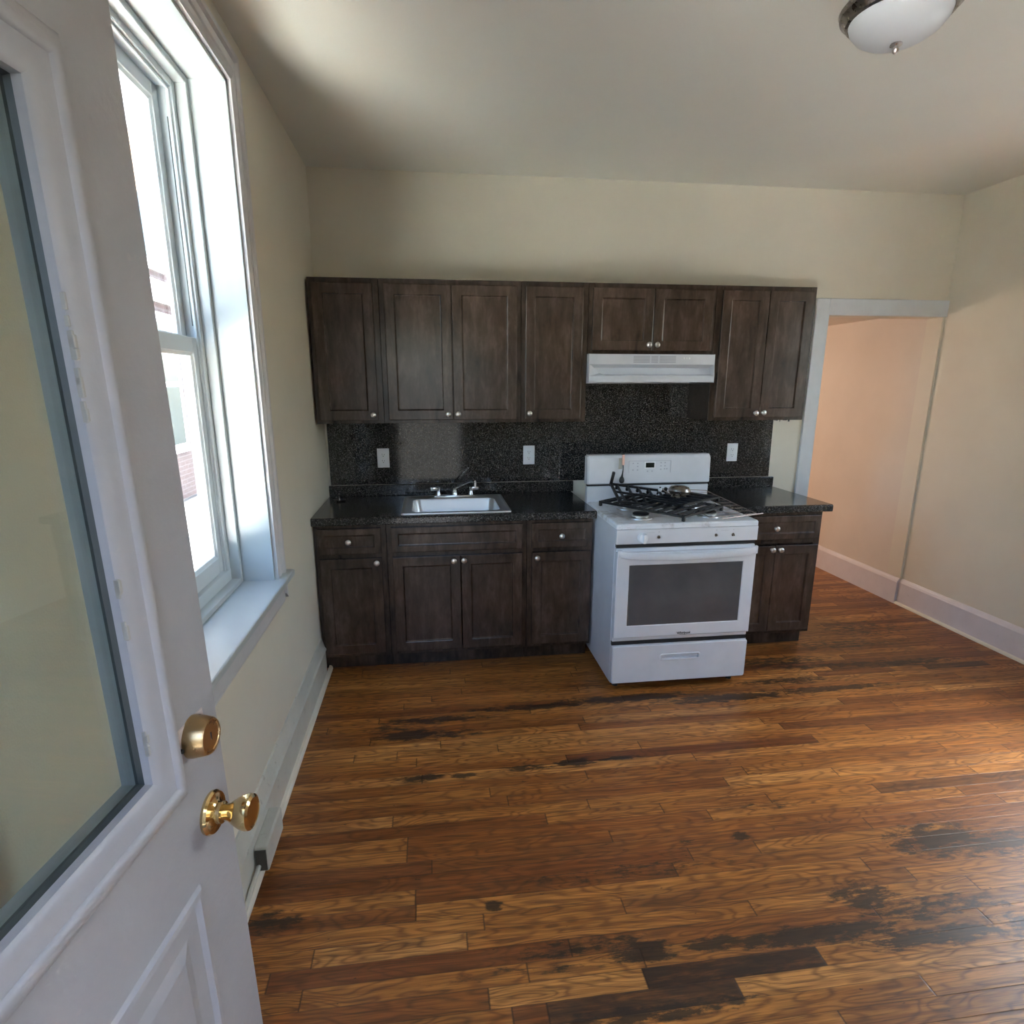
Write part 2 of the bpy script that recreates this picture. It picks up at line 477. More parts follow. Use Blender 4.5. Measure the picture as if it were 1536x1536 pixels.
# window -----------------------------------------------------------------
w = empty('window_1', (0, -1.9, WZ0), kind='structure')
def wpart(mb, name, mat, par=w, **k):
    bmesh.ops.translate(mb.bm, verts=mb.bm.verts, vec=(0, 1.9, -WZ0))
    return mb.build(name, mat, par, **k)
pl = lambda u, v, h: (h, u, v)      # plane of the left wall, h into the room
mb = MB(); mb.frame(WY0, WY1, WZ0, WZ1, [(0,0),(0,.020),(.010,.024),(.016,.018),(.040,.017),(.046,.021),(.052,.017),(.078,.017),(.086,.026),(.104,.026),(.108,0)], pl, sides='LTR')
wpart(mb, 'window_casing', m_trim)
mb = MB()   # jamb liner
mb.box(-.22, .006, WY1-.012, WY1, WZ0, WZ1); mb.box(-.22, .006, WY0, WY0+.012, WZ0, WZ1)
mb.box(-.22, .006, WY0, WY1, WZ1-.012, WZ1)
wpart(mb, 'window_jamb', m_winpaint)
mb = MB(); mb.box(-.16, .052, WY0-.14, WY1+.14, .815, .842, .006, 2)
wpart(mb, 'window_stool', m_winpaint)
mb = MB(); mb.poly_prism([(0,.715),(.010,.712),(.014,.725),(.014,.775),(.022,.785),(.026,.815),(0,.815)], lambda u,v,h: (u,h,v), WY0-.10, WY1+.10)
wpart(mb, 'window_apron', m_trim)
a, b = WY0+.012, WY1-.012; zt = WZ1-.012
mb = MB()   # stop and vinyl frame: steps
def ring(mb, y0, y1, z0, z1, t, x0, x1, bev=.002):
    mb.box(x0, x1, y0, y0+t, z0, z1, bev); mb.box(x0, x1, y1-t, y1, z0, z1, bev)
    mb.box(x0, x1, y0+t, y1-t, z1-t, z1, bev); mb.box(x0, x1, y0+t, y1-t, z0, z0+t, bev)
ring(mb, a, b, .842, zt, .020, -.1505, -.112)
wpart(mb, 'window_stop', m_winpaint)
mb = MB()
ring(mb, a, b, .842, zt, .042, -.225, -.150)
ring(mb, a+.042, b-.042, .884, zt-.042, .010, -.168, -.158); ring(mb, a+.042, b-.042, .884, zt-.042, .010, -.225, -.196)
mb.box(-.192, -.1485, a+.001, b-.001, .8425, .9045, .001)
wpart(mb, 'window_frame', m_vinyl)
def sash(x, z0, z1, nm, top, bot):
    y0, y1 = a+.046, b-.046
    mb = MB(); t = .040
    mb.box(x-.026, x, y0, y0+t, z0, z1, .002); mb.box(x-.026, x, y1-t, y1, z0, z1, .002)
    mb.box(x-.026, x, y0+t, y1-t, z1-top, z1, .002); mb.box(x-.026, x, y0+t, y1-t, z0, z0+bot, .002)
    # glazing bead
    mb.frame(y0+t, y1-t, z0+bot, z1-top, [(0,x-.003),(-.010,x-.009),(-.010,x-.020),(0,x-.020)], lambda u,v,h:(h,u,v))
    s_ = wpart(mb, nm, m_vinyl)
    mb = MB(); mb.box(x-.016, x-.013, y0+t-.004, y1-t+.004, z0+bot-.004, z1-top+.004)
    wpart(mb, 'pane', m_glass, s_)
    return s_
sash(-.165, .905, 1.760, 'lower_sash', .052, .062)
sash(-.196, 1.715, zt-.045, 'upper_sash', .045, .045)
mb = MB(); mb.box(-.172, -.166, b-.050, b-.043, 1.80, zt-.13); wpart(mb, 'sash_track', m_shade_track)
mb = MB(); mb.tube([(-.13, a+.25, 1.765),(-.13, a+.33, 1.765)], .006); mb.box(-.19,-.165, -1.93,-1.87,1.76,1.772,.002); wpart(mb, 'sash_lock', m_vinyl)

# right window, out of the picture
w2 = empty('window_2', (XR, -1.62, RZ0), kind='structure')
mb = MB(); ring(mb, RY0+.35-.35, RY1, RZ0, RZ1, .06, XR+.06, XR+.12)
mb.box(XR+.06, XR+.10, RY0, RY1, 1.60, 1.66)
bmesh.ops.translate(mb.bm, verts=mb.bm.verts, vec=(-XR, 1.62, -RZ0)); mb.build('window_frame', m_vinyl, w2)
mb = MB(); mb.box(XR+.085, XR+.088, RY0+.06, RY1-.06, RZ0+.06, RZ1-.06)
bmesh.ops.translate(mb.bm, verts=mb.bm.verts, vec=(-XR, 1.62, -RZ0)); mb.build('pane', m_glass, w2)

# ------------------------------------------------------------------ the open entry door
Cx, Cy = .63986, -3.81693
ang = R(8); dx, dy = math.sin(ang), math.cos(ang); nx, ny = dy, -dx
D = empty('door_1', (Cx-nx*.453, Cy-ny*.453, 0), kind='structure')
Mx = Matrix(((dx, -nx, 0, 0), (dy, -ny, 0, 0), (0, 0, 1, 0), (0, 0, 0, 1)))
D.matrix_world = Matrix.Translation(D.location) @ Mx @ Matrix.Rotation(-math.atan(.0185), 4, 'X')
S0, S1, ZT = .035, .845, 2.10
GS0, GS1, GZ0, GZ1 = .205, .677, 1.09, 1.905
PS0, PS1, PZ0, PZ1 = .150, .735, .22, .880
mb = MB()
mb.box(S0, GS0, 0, .044, .012, ZT); mb.box(GS1, S1, 0, .044, .012, ZT)
mb.box(GS0, GS1, 0, .044, GZ1, ZT); mb.box(GS0, GS1, 0, .044, .012, GZ0)
mb.build('door_leaf', m_doorp, D)
dp = lambda u, v, h: (u, -h, v)
mb = MB()   # heavy moulding round the glass
mb.frame(GS0, GS1, GZ0, GZ1, [(-.004,-.012),(-.004,.001),(.003,.006),(.012,.009),(.022,.010),(.027,.011),(.031,.016),(.036,.0175),(.041,.016),(.045,.010),(.049,.0075),(.056,.006),(.060,.003),(.062,-.002)], dp, closed=False)
mb.build('glass_moulding', m_doorp, D, smooth=True, label='chipped off-white moulding round the door glass')
mb = MB(); mb.frame(GS0, GS1, GZ0, GZ1, [(.002,-.0205),(-.006,-.0205),(-.007,-.016),(-.004,-.010),(.002,-.010)], dp)
mb.build('pane_shade_line', m_shade_track, D, label='dark line of painted shade round the pane')  # dark strip stands in for shade and reflection at the inset pane edge
mb = MB(); mb.box(GS0-.002, GS1+.002, .021, .025, GZ0-.002, GZ1+.002); mb.build('pane', m_doorglass, D)
mb = MB()   # lower panel
mb.frame(PS0, PS1, PZ0, PZ1, [(0,-.001),(-.006,.005),(-.014,.006),(-.022,.0005),(-.050,.0008),(-.070,.006)], dp, closed=False)
mb.box(PS0+.069, PS1-.069, -.006, .001, PZ0+.069, PZ1-.069, .001)
mb.build('lower_panel', m_doorp, D)
for s_, z_ in ((.716,1.889),(.722,1.644),(.726,1.346),(.736,1.10),(.70,1.055),(.655,1.052)):
    mb = MB(); mb.lathe([(.0005,.0072),(.0034,.0074),(.0034,.004)], toward((s_, 0, z_), (0,-1,0)), 10)
    mb.build('screw_hole', m_black, D)
rq = random.Random(8)
for zc_, nn in ((1.655, 7), (1.60, 5), (1.335, 7), (1.16, 4)):
    for _ in range(nn):
        z_ = zc_+rq.uniform(-.035,.035); mb = MB(); w_ = rq.uniform(.002,.005); h_ = rq.uniform(.004,.012)
        mb.box(GS1-.0045, GS1-.004+w_, -.0015-w_*.9, .002, z_-h_, z_+h_, .0008); mb.build('chipped_paint', m_tag, D)
kz, ks = .957, .790
kp = (ks, 0, kz)
mb = MB(); mb.lathe([(.0,.0),(.033,.0),(.0335,.004),(.031,.008),(.020,.010),(.0165,.013),(.0165,.020),(.012,.022),(.0,.022)], toward(kp,(0,-1,0)), 32)
kn = mb.build('door_knob', m_brass, D, smooth=True, label='polished brass door knob')
mb = MB(); mb.lathe([(.0125,.020),(.0135,.030),(.019,.038),(.0255,.050),(.0275,.058),(.0265,.064),(.022,.0665),(.021,.0655),(.0,.0655)], toward(kp,(0,-1,0)), 32)
mb.build('knob_grip', m_brass, kn, smooth=True)
mb = MB(); mb.lathe([(.0,.0),(.0315,.0),(.0315,.005),(.0275,.026),(.0255,.029),(.0225,.029),(.0215,.0275),(.0,.0275)], toward((.775,0,1.100),(0,-1,0)), 32)
db = mb.build('deadbolt', m_brass2, D, smooth=True, label='worn brass deadbolt cylinder')
mb = MB(); mb.box(.7738,.7762,-.0284,-.027,1.094,1.106); mb.build('keyhole', m_slot, db)
mb = MB(); mb.box(.7415,.8085,-.0012,.002,1.075,1.128,.001); mb.build('paint_patch', paint('bare_patch', (.60,.52,.48), .6), D)
# latch plates on the edge
mb = MB(); mb.box(S1-.0005, S1+.0012, .010, .034, .925, .985); mb.box(S1-.0005, S1+.0012, .010, .034, 1.075, 1.13); mb.build('latch_plate', m_brass, D)
# door frame of the front wall
mb = MB(); mb.box(.187, .205, YF-.2, YF-.06, 0, 2.1); mb.box(1.01, 1.03, YF-.2, YF, 0, 2.1); mb.box(.205, 1.01, YF-.2, YF, 2.102, 2.12)
mb.build('trim_4', m_trim, kind='structure')

# ------------------------------------------------------------------ cabinets
RAIL = .056
def shaker(mb, x0, x1, z0, z1, yf, th=.02, rail=RAIL, rec=.009):
    """front face at y=yf, going back to yf+th"""
    f = lambda u, v, h: (u, yf - h, v)
    xi0, xi1, zi0, zi1 = x0+rail, x1-rail, z0+rail, z1-rail
    # outline: outer edge back, eased corner, face, inner sloped edge, panel
    mb.frame(xi0, xi1, zi0, zi1, [(rail,-th),(rail,-.003),(rail-.0006,-.0013),(rail-.0038,0),(.0035,0),(.0003,-.0013),(-.0006,-.003),(-.0022,-rec+.001),(-.0058,-rec),(-.0061,-rec)], f, closed=False)
    mb.bm.faces.new([mb.bm.verts.new(f(u,v,-rec)) for u,v in ((xi0+.0059,zi0+.0059),(xi1-.0059,zi0+.0059),(xi1-.0059,zi1-.0059),(xi0+.0059,zi1-.0059))])
    mb.bm.faces.new([mb.bm.verts.new(f(u,v,-th)) for u,v in ((x0,z0),(x0,z1),(x1,z1),(x1,z0))])
def knob(x, z, yf, par):
    mb = MB(); mb.lathe([(.0,.0),(.0085,.0),(.006,.004),(.0052,.011),(.0095,.015),(.0150,.019),(.0158,.023),(.0135,.027),(.008,.0295),(.0,.0302)], toward((x, yf, z), (0,-1,0)), 20)
    return mb.build('knob', m_nickel, par, smooth=True, label='round satin nickel knob')
def localize(objs, p):
    pass
def cabinet(name, x0, x1, z0, z1, yfr, label, doors=(), drawers=(), falses=(), base=False, cat='cabinet', group=None, side_l=True):
    """doors: (x0,x1,z0,z1,knobx,knobz). Built around an Empty at the floor/back centre."""
    o = Vector(((x0+x1)/2, -.003, z0))
    E = empty(name, o, label, cat, group)
    def fin(mb, nm, mat, par=E, **k):
        bmesh.ops.translate(mb.bm, verts=mb.bm.verts, vec=-o)
        return mb.build(nm, mat, par, **k)
    mb = MB(); g = .0008
    if base:
        if falses:
            mb.box(x0+g, x0+.018, yfr+.018, -.003, z0+.10, z1); mb.box(x1-.018, x1-g, yfr+.018, -.003, z0+.10, z1)
            mb.box(x0+.018, x1-.018, yfr+.018, -.003, z0+.10, z0+.118); mb.box(x0+.018, x1-.018, -.012, -.003, z0+.118, z1)
        else: mb.box(x0+g, x1-g, yfr+.018, -.003, z0+.10, z1)
        mb.box(x0+g, x1-g, yfr+.075, -.003, z0+.001, z0+.10)
    else:
        mb.box(x0+g, x1-g, yfr+.018, -.003, z0, z1)
    fin(mb, 'carcass', m_cabin)
    # face frame
    zb = z0+.10 if base else z0
    mb = MB(); st = .036
    mb.box(x0+g, x0+st, yfr, yfr+.018, zb, z1, .001); mb.box(x1-st, x1-g, yfr, yfr+.018, zb, z1, .001)
    mb.box(x0+st, x1-st, yfr, yfr+.018, z1-.036, z1, .001); mb.box(x0+st, x1-st, yfr, yfr+.018, zb, zb+.036, .001)
    if drawers or falses: mb.box(x0+st, x1-st, yfr, yfr+.018, z0+.675, z0+.712, .001)
    fin(mb, 'face_frame', m_cabin)
    yf = yfr-.0205
    for i, (a, b, c, d, kx, kz) in enumerate(doors):
        mb = MB(); shaker(mb, a, b, c, d, yf)
        dd = fin(mb, 'door', m_cab)
        k_ = MB(); 
        kk = knob(kx-o.x, kz-o.z, yf-o.y, dd)
    for (a, b, c, d, kx, kz) in drawers:
        mb = MB(); shaker(mb, a, b, c, d, yf, rail=.038, rec=.007)
        dd = fin(mb, 'drawer', m_cab); knob(kx-o.x, kz-o.z, yf-o.y, dd)
    for (a, b, c, d) in falses:
        mb = MB(); shaker(mb, a, b, c, d, yf, rail=.038, rec=.007)
        fin(mb, 'false_drawer_front', m_cab)
    return E
ZB, ZU = 1.384, 2.157
gU = 'dark wall cabinets over the counters'; gB = 'dark base cabinets under the counters'
YU, YB = -.305, -.610
z0u, z1u = 1.402, 2.130
cabinet('wall_cabinet', .012, .385, ZB, ZU, YU, 'tall dark brown one-door wall cabinet in the corner against the window wall', [(.034,.355,z0u,z1u,.328,1.434)], group=gU)
cabinet('wall_cabinet', .385, 1.170, ZB, ZU, YU, 'wide dark brown two-door wall cabinet above the sink', [(.412,.7765,z0u,z1u,.746,1.434),(.7805,1.144,z0u,z1u,.803,1.434)], group=gU)
cabinet('wall_cabinet', 1.170, 1.557, ZB, ZU, YU, 'tall dark brown one-door wall cabinet just left of the range hood', [(1.193,1.522,z0u,z1u,1.215,1.436)], group=gU)
cabinet('wall_cabinet', 1.557, 2.320, 1.772, ZU, YU, 'short dark brown two-door wall cabinet above the range hood', [(1.579,1.9385,1.790,z1u,1.913,1.822),(1.9425,2.298,1.790,z1u,1.962,1.822)], group=gU)
cabinet('wall_cabinet', 2.320, 2.945, ZB, ZU, YU, 'tall dark brown two-door wall cabinet at the right end beside the passage opening', [(2.355,2.6405,z0u,z1u,2.612,1.429),(2.6445,2.922,z0u,z1u,2.662,1.431)], group=gU)
zd0, zd1, zr0, zr1 = .122, .680, .706, .848
cabinet('base_cabinet', .004, .385, 0, .8755, YB, 'dark brown base cabinet with drawer and door in the corner below the window wall', [(.026,.357,zd0,zd1,.331,.657)], [(.026,.358,zr0,zr1,.187,.778)], base=True, group=gB)
cabinet('base_cabinet', .385, 1.161, 0, .8755, YB, 'wide dark brown two-door base cabinet with plain panel under the sink', [(.414,.786,zd0,zd1,.749,.653),(.790,1.135,zd0,zd1,.805,.654)], [], [(.412,1.134,zr0,zr1)], base=True, group=gB)
cabinet('base_cabinet', 1.161, 1.541, 0, .8755, YB, 'dark brown base cabinet with drawer and door against the left side of the stove', [(1.190,1.530,zd0,zd1,1.216,.651)], [(1.188,1.530,zr0,zr1,1.355,.775)], base=True, group=gB)
cabinet('base_cabinet', 2.335, 2.945, 0, .8755, YB, 'dark brown base cabinet right of the stove at the passage end', [(2.362,2.6545,zd0,zd1-.012,2.631,.646),(2.6585,2.930,zd0,zd1-.012,2.683,.645)], [(2.362,2.930,zr0,zr1,2.642,.776)], base=True, group=gB)

# ------------------------------------------------------------------ worktops, splash
def worktop(name, x0, x1, label, hole=None, ledge=(0,1)):
    E = empty(name, ((x0+x1)/2, 0, .876), label, 'countertop', 'dark speckled countertops')
    o = Vector(E.location)
    z0, z1, yf, yb = .876, .914, -.655, -.0005
    mb = MB()
    def seg(a, b, y0, y1): mb.box(a, b, y0, y1, z0, z1)
    yn = yf+.016
    if hole:
        hx0, hx1, hy0, hy1 = hole
        seg(x0, hx0, yn, yb); seg(hx1, x1, yn, yb); seg(hx0, hx1, yn, hy0); seg(hx0, hx1, hy1, yb)
    else: seg(x0, x1, yn, yb)
    # rolled front edge
    pr = [(yn, z0-.004)] + [(yf+.004, z0-.004), (yf, z0)] + [(yf + .012 - .012*math.cos(t), z1-.012+.012*math.sin(t)) for t in [i*PI/2/6 for i in range(7)]] + [(yn, z1)]
    mb.poly_prism(pr, lambda u, v, h: (h, u, v), x0, x1)
    bmesh.ops.translate(mb.bm, verts=mb.bm.verts, vec=-o); mb.build('slab', m_granite, E)
    mb = MB(); mb.box(ledge[0], ledge[1], -.021, -.001, .9142, .983, .004, 2)
    bmesh.ops.translate(mb.bm, verts=mb.bm.verts, vec=-o); mb.build('backsplash_ledge', m_granite, E)
worktop('countertop', .0015, 1.549, 'long black speckled countertop holding the sink, left of the stove', (.505,1.04,-.575,-.150), (.002,1.565))
worktop('countertop', 2.322, 2.975, 'short black speckled countertop right of the stove, ending at the passage', None, (2.322,2.970))
mb = MB()
mb.poly_prism([(.014,.985),(2.937,.985),(2.932,ZB-.002),(2.321,ZB-.002),(2.321,1.77),(1.556,1.77),(1.556,ZB-.002),(.014,ZB-.002)], lambda u,v,h:(u,h,v), -.008, -.0005)
bs = mb.build('backsplash_panel', m_granitew); tag(bs, 'glossy black speckled splash panel on the wall between counters and cabinets', 'backsplash')
mb = MB()
rr = random.Random(3)
for i in range(9):
    x = 2.945+.012*i; mb.box(x, x+rr.uniform(.004,.016), -.0012, .0, 1.383-rr.uniform(.01,.032), 1.3835)
mb.build('adhesive_residue', m_black, bs, label='black torn adhesive left on the wall')

# ------------------------------------------------------------------ sink + faucet
SX0, SX1, SY0, SY1, SZ = .468, 1.076, -.617, -.088, .9145
E = empty('kitchen_sink', ((SX0+SX1)/2, (SY0+SY1)/2, SZ), 'rectangular stainless steel drop-in sink in the long countertop', 'sink')
o = Vector(E.location)
def rrect(x0, x1, y0, y1, r, n=6):
    pts = []
    for cx, cy, a0 in ((x1-r,y1-r,0),(x0+r,y1-r,90),(x0+r,y0+r,180),(x1-r,y0+r,270)):
        for i in range(n+1):
            t = R(a0+90*i/n); pts.append((cx+r*math.cos(t), cy+r*math.sin(t)))
    return pts
def loops(mb, L, close_last=False):
    rings = [[mb.bm.verts.new((x-o.x, y-o.y, z-o.z)) for x, y in pts] for pts, z in L]
    for A, B in zip(rings, rings[1:]):
        n = len(A)
        for k in range(n): mb.bm.faces.new((A[k], A[(k+1)%n], B[(k+1)%n], B[k]))
    if close_last: mb.bm.faces.new(rings[-1])
bx0, bx1, by0, by1 = .525, 1.020, -.560, -.185
mb = MB()
loops(mb, [(rrect(SX0,SX1,SY0,SY1,.02),SZ),(rrect(SX0+.002,SX1-.002,SY0+.002,SY1-.002,.02),SZ+.006),(rrect(SX0+.014,SX1-.014,SY0+.014,SY1-.014,.018),SZ+.007),
           (rrect(SX0+.020,SX1-.020,SY0+.020,SY1-.020,.016),SZ+.0025),(rrect(bx0-.012,bx1+.012,by0-.012,by1+.012,.05),SZ+.0025),(rrect(bx0,bx1,by0,by1,.045),SZ+.001)])
mb.build('rim', m_steel, E, smooth=True)
mb = MB()
loops(mb, [(rrect(bx0,bx1,by0,by1,.045),SZ+.001),(rrect(bx0+.004,bx1-.004,by0+.004,by1-.004,.045),SZ-.010),(rrect(bx0+.020,bx1-.020,by0+.020,by1-.020,.05),SZ-.130),
           (rrect(bx0+.045,bx1-.045,by0+.045,by1-.045,.05),SZ-.150),(rrect(bx0+.2,bx1-.2,by0+.14,by1-.14,.04),SZ-.158)], True)
mb.build('basin', m_steel, E, smooth=True)
mb = MB(); mb.lathe([(.0,.0),(.045,.0),(.045,.003),(.036,.004),(.030,.001),(.0,.001)], Matrix.Translation(((.772-o.x), (-.37-o.y), -.1575)), 24); mb.build('drain', m_chrome, E, smooth=True)
fx, fy = .782, -.115
F = empty('faucet', (fx, fy, SZ+.003), 'chrome two-handle faucet standing at the back of the sink', 'faucet')
mb = MB(); mb.box(-.128,.128,-.026,.026,0,.010,.004,2); mb.lathe([(.020,.008),(.017,.018),(.014,.036),(.016,.044),(.012,.052),(0,.054)], Matrix(), 20)
mb.build('base_plate', m_chrome, F, smooth=True)
mb = MB(); mb.tube([(0,0,.040),(.012,-.015,.058),(.045,-.070,.085),(.085,-.135,.112),(.108,-.172,.122),(.114,-.182,.118)], [.010,.009,.0085,.008,.008,.009], 12)
mb.lathe([(.0,.0),(.0105,.0),(.0105,.026),(.008,.028),(0,.028)], Matrix.Translation((.116,-.186,.092)), 14)
mb.build('spout', m_chrome, F, smooth=True)
for s_ in (-1, 1):
    mb = MB(); mb.lathe([(.017,.008),(.014,.022),(.011,.034),(.014,.040),(.014,.058),(.010,.062),(0,.063)], Matrix.Translation((s_*.102,0,0)), 18)
    mb.box(s_*.104, s_*.150, -.010, .010, .040, .060, .004, 2)
    mb.build('handle', m_chrome, F, smooth=True)
# strainer on the counter corner
mb = MB(); mb.lathe([(.0,.0),(.026,.0),(.036,.005),(.038,.009),(.034,.010),(.022,.006),(.006,.006),(.005,.012),(.0035,.040),(.006,.044),(.0,.047)], Matrix(), 24)
st = mb.build('sink_strainer', m_dnickel, smooth=True); st.location = (.083, -.165, .9142); tag(st, 'small round metal sink strainer with upright post on the counter corner', 'sink strainer')

# ------------------------------------------------------------------ outlets
def outlet(x, z, label):
    E = empty('wall_outlet', (x, -.0085, z), label, 'outlet', 'white outlet plates on the splash panel')
    mb = MB(); mb.box(-.037,.037,-.006,0,-.060,.060,.0025,2); mb.build('cover_plate', m_plastic, E)
    for s_ in (-1, 1):
        mb = MB(); mb.poly_prism([(q[0],q[1]+s_*.0195) for q in rrect(-.017,.017,-.0135,.0135,.012,4)], lambda u,v,h:(u,h,v), -.0075, -.005)
        r_ = mb.build('receptacle', m_plastic, E)
        mb = MB(); zc = s_*.0195
        mb.box(-.0075,-.0055,-.0078,-.0070,zc-.001,zc+.0075); mb.box(.0055,.0075,-.0078,-.0070,zc-.001,zc+.0065)
        mb.lathe([(0,0),(.0026,0),(.0026,.0009),(0,.0009)], toward((0,-.0069,zc-.0075),(0,-1,0)), 10)
        mb.build('slots', m_slot, r_)
    mb = MB(); mb.lathe([(0,0),(.0028,0),(.0022,.0012),(0,.0014)], toward((0,-.006,0),(0,-1,0)), 10); mb.build('screw', m_nickel, E)
outlet(.345, 1.152, 'white duplex outlet in the black splash panel left of the sink')
outlet(1.268, 1.157, 'white duplex outlet in the splash panel between sink and stove')
outlet(2.656, 1.154, 'white duplex outlet in the splash panel right of the stove')

# ------------------------------------------------------------------ stove
TX, TY, SW = 1.5515, -1.012, .757
E = empty('gas_stove', (TX, TY, 0), 'white freestanding gas stove pulled out from the wall between the countertops', 'stove')
ZC = .920
mb = MB(); mb.box(.002, SW-.002, .030, .640, .045, .895, .002)
mb.build('body', m_enamel, E)
# cooktop: raised lip, recessed well
mb = MB()
def tl(L, close=True):
    rings = [[mb.bm.verts.new((x,y,z)) for x,y in pts] for pts, z in L]
    for A,B in zip(rings, rings[1:]):
        n=len(A)
        for k in range(n): mb.bm.faces.new((A[k],A[(k+1)%n],B[(k+1)%n],B[k]))
    if close: mb.bm.faces.new(rings[-1])
tl([(rrect(0,SW,0,.60,.012,3),.893),(rrect(0,SW,0,.60,.012,3),ZC-.008),(rrect(.004,SW-.004,.004,.60,.012,3),ZC-.001),(rrect(.012,SW-.012,.012,.60,.012,3),ZC),
    (rrect(.075,SW-.075,.070,.565,.02,3),ZC-.001),(rrect(.082,SW-.082,.077,.558,.02,3),ZC-.014)])
mb.build('cooktop', m_enameld, E, label='white cooktop with brown grease marks')
# burners
for bxx, byy, rb in ((.19,.19,.045),(.19,.44,.036),(.57,.19,.042),(.57,.44,.040)):
    mb = MB(); mb.lathe([(0,0),(rb+.018,0),(rb+.016,.006),(rb,.010),(rb,.018),(rb-.004,.021),(0,.022)], Matrix.Translation((bxx,byy,ZC-.0139)), 24)
    bb = mb.build('burner', m_steel, E, smooth=True)
    mb = MB(); mb.lathe([(0,.0),(rb-.003,.0),(rb-.001,.004),(rb-.008,.009),(0,.010)], Matrix.Translation((bxx,byy,ZC+.0081)), 24)
    mb.build('burner_cap', m_iron, bb, smooth=True)
# control panel
mb = MB(); mb.box(.001, SW-.001, .0, .045, .815, .8915, .003, 2); cp = mb.build('control_panel', m_enamel, E)
mb = MB(); mb.box(.006, SW-.006, .012, .05, .796, .815); mb.build('shadow_gap', m_dark, E)
mb = MB(); mb.lathe([(0,0),(.026,0),(.026,.006),(.023,.024),(.020,.026),(0,.026)], toward((.135,0,.850),(0,-1,0)), 28); mb.box(.127,.143,-.044,-.018,.826,.874,.004,2)
mb.build('control_knob', m_plastic, cp, smooth=True)
for kx in (.221, .528, .620):
    mb = MB(); mb.lathe([(0,0),(.0085,0),(.0085,.001),(.0045,.0015),(.0042,.012),(0,.012)], toward((kx,0,.849),(0,-1,0)), 14); mb.build('knob_stem', m_dnickel, cp, smooth=True)
    mb = MB(); mb.lathe([(0,0),(.0025,0),(.0025,.0006),(0,.0006)], toward((kx+.001,0,.8755),(0,-1,0)), 8); mb.build('knob_marking', m_grey, cp)
for q0, q1 in ((.552,.597),(.158,.200)):
    mb = MB(); mb.box(q0,q1,-.0006,.001,.8725,.8735); mb.build('knob_marking', m_grey, cp)
# oven door
dz0, dz1 = .283, .792
mb = MB(); 
wx0, wx1, wz0, wz1 = .072, .683, .378, .706
f = lambda u,v,h:(u,-h,v)
mb.box(.004, SW-.004, .010, .040, dz0, dz1, .003)
mb.frame(wx0, wx1, wz0, wz1, [(wx0-.004,-.010),(wx0-.004,.010),(wx0-.009,.013),(.004,.013),(0,.010)], lambda u,v,h:(min(max(u,.004),SW-.004) , -h, min(max(v,dz0),dz1)), closed=False)
dr = mb.build('oven_door', m_enamel, E)
mb = MB(); mb.box(wx0-.001, wx1+.001, -.0098, .005, wz0-.001, wz1+.001); mb.build('oven_window', m_oven, dr)
# bowed handle bar
mb = MB(); n = 16
rings = []
for i in range(n+1):
    t = i/n; x = .006 + t*(SW-.012); bow = math.sin(PI*t)
    y = -.012 - .030*min(1, bow*2.2)**.6; zc = .770 - .018*bow**.8
    pts = [(y+.006,-.020),(y-.004,-.016),(y-.010,0),(y-.006,.016),(y+.004,.020)]
    rings.append([mb.bm.verts.new((x, a_, zc+b_)) for a_, b_ in pts])
for A,B in zip(rings, rings[1:]):
    for k in range(5): mb.bm.faces.new((A[k],A[(k+1)%5],B[(k+1)%5],B[k]))
mb.bm.faces.new(rings[0]); mb.bm.faces.new(list(reversed(rings[-1])))
mb.box(.004,.030,-.024,-.010,.748,.790,.003); mb.box(SW-.030,SW-.004,-.024,-.010,.748,.790,.003)
mb.build('handle', m_enamel, dr, smooth=True)
# lettering
def text(s_, size, loc, mat, par, name='lettering', bold=0.0, sx=1.0):
    cu = bpy.data.curves.new(name, 'FONT'); cu.body = s_; cu.size = size; cu.extrude = .0003; cu.offset = bold
    cu.align_x = 'CENTER'; cu.align_y = 'CENTER'
    ob = bpy.data.objects.new(name, cu); me = bpy.data.meshes.new_from_object(ob)
    bpy.data.objects.remove(ob); me.materials.append(mat)
    o2 = bpy.data.objects.new(name, me); COL.objects.link(o2); o2.parent = par
    o2.rotation_euler = (PI/2, 0, 0); o2.location = loc; o2.scale = (sx,1,1)
    return o2
text('Whirlpool', .0165, (.385, -.0134, .325), m_logo, dr, 'brand_lettering', .0006, 1.08)
mb = MB(); pts=[(.385+.030*math.cos(R(a_)), -.0135, .325+.0105*math.sin(R(a_))) for a_ in range(150,392,11)]
mb.tube(pts, [.0002+.0007*math.sin(PI*i/(len(pts)-1)) for i in range(len(pts))], 6); mb.build('logo_ring', m_logo, dr)
# drawer
mb = MB(); mb.box(.004, SW-.004, .012, .06, .255, .283); mb.build('shadow_gap', m_dark, E)
mb = MB()
hx0,hx1,hz0,hz1 = .272,.482,.176,.200
mb.box(.003, SW-.003, .010, .040, .048, .262)
L = [(rrect(.003,SW-.003,.048,.262,.012,4),.010),(rrect(.003,SW-.003,.048,.262,.012,4),-.004),(rrect(.007,SW-.007,.052,.258,.012,4),-.010),(rrect(hx0-.008,hx1+.008,hz0-.008,hz1+.008,.012,4),-.010),
     (rrect(hx0-.005,hx1+.005,hz0-.005,hz1+.005,.012,4),-.013),(rrect(hx0,hx1,hz0,hz1,.010,4),-.012),(rrect(hx0+.003,hx1-.003,hz0+.003,hz1-.003,.008,4),.004)]
rings = [[mb.bm.verts.new((u,h,v)) for u,v in pts] for pts,h in L]
for A,B in zip(rings, rings[1:]):
    for k in range(len(A)): mb.bm.faces.new((A[k],A[(k+1)%len(A)],B[(k+1)%len(A)],B[k]))
mb.bm.faces.new(rings[-1])
mb.build('drawer', m_enamel, E)
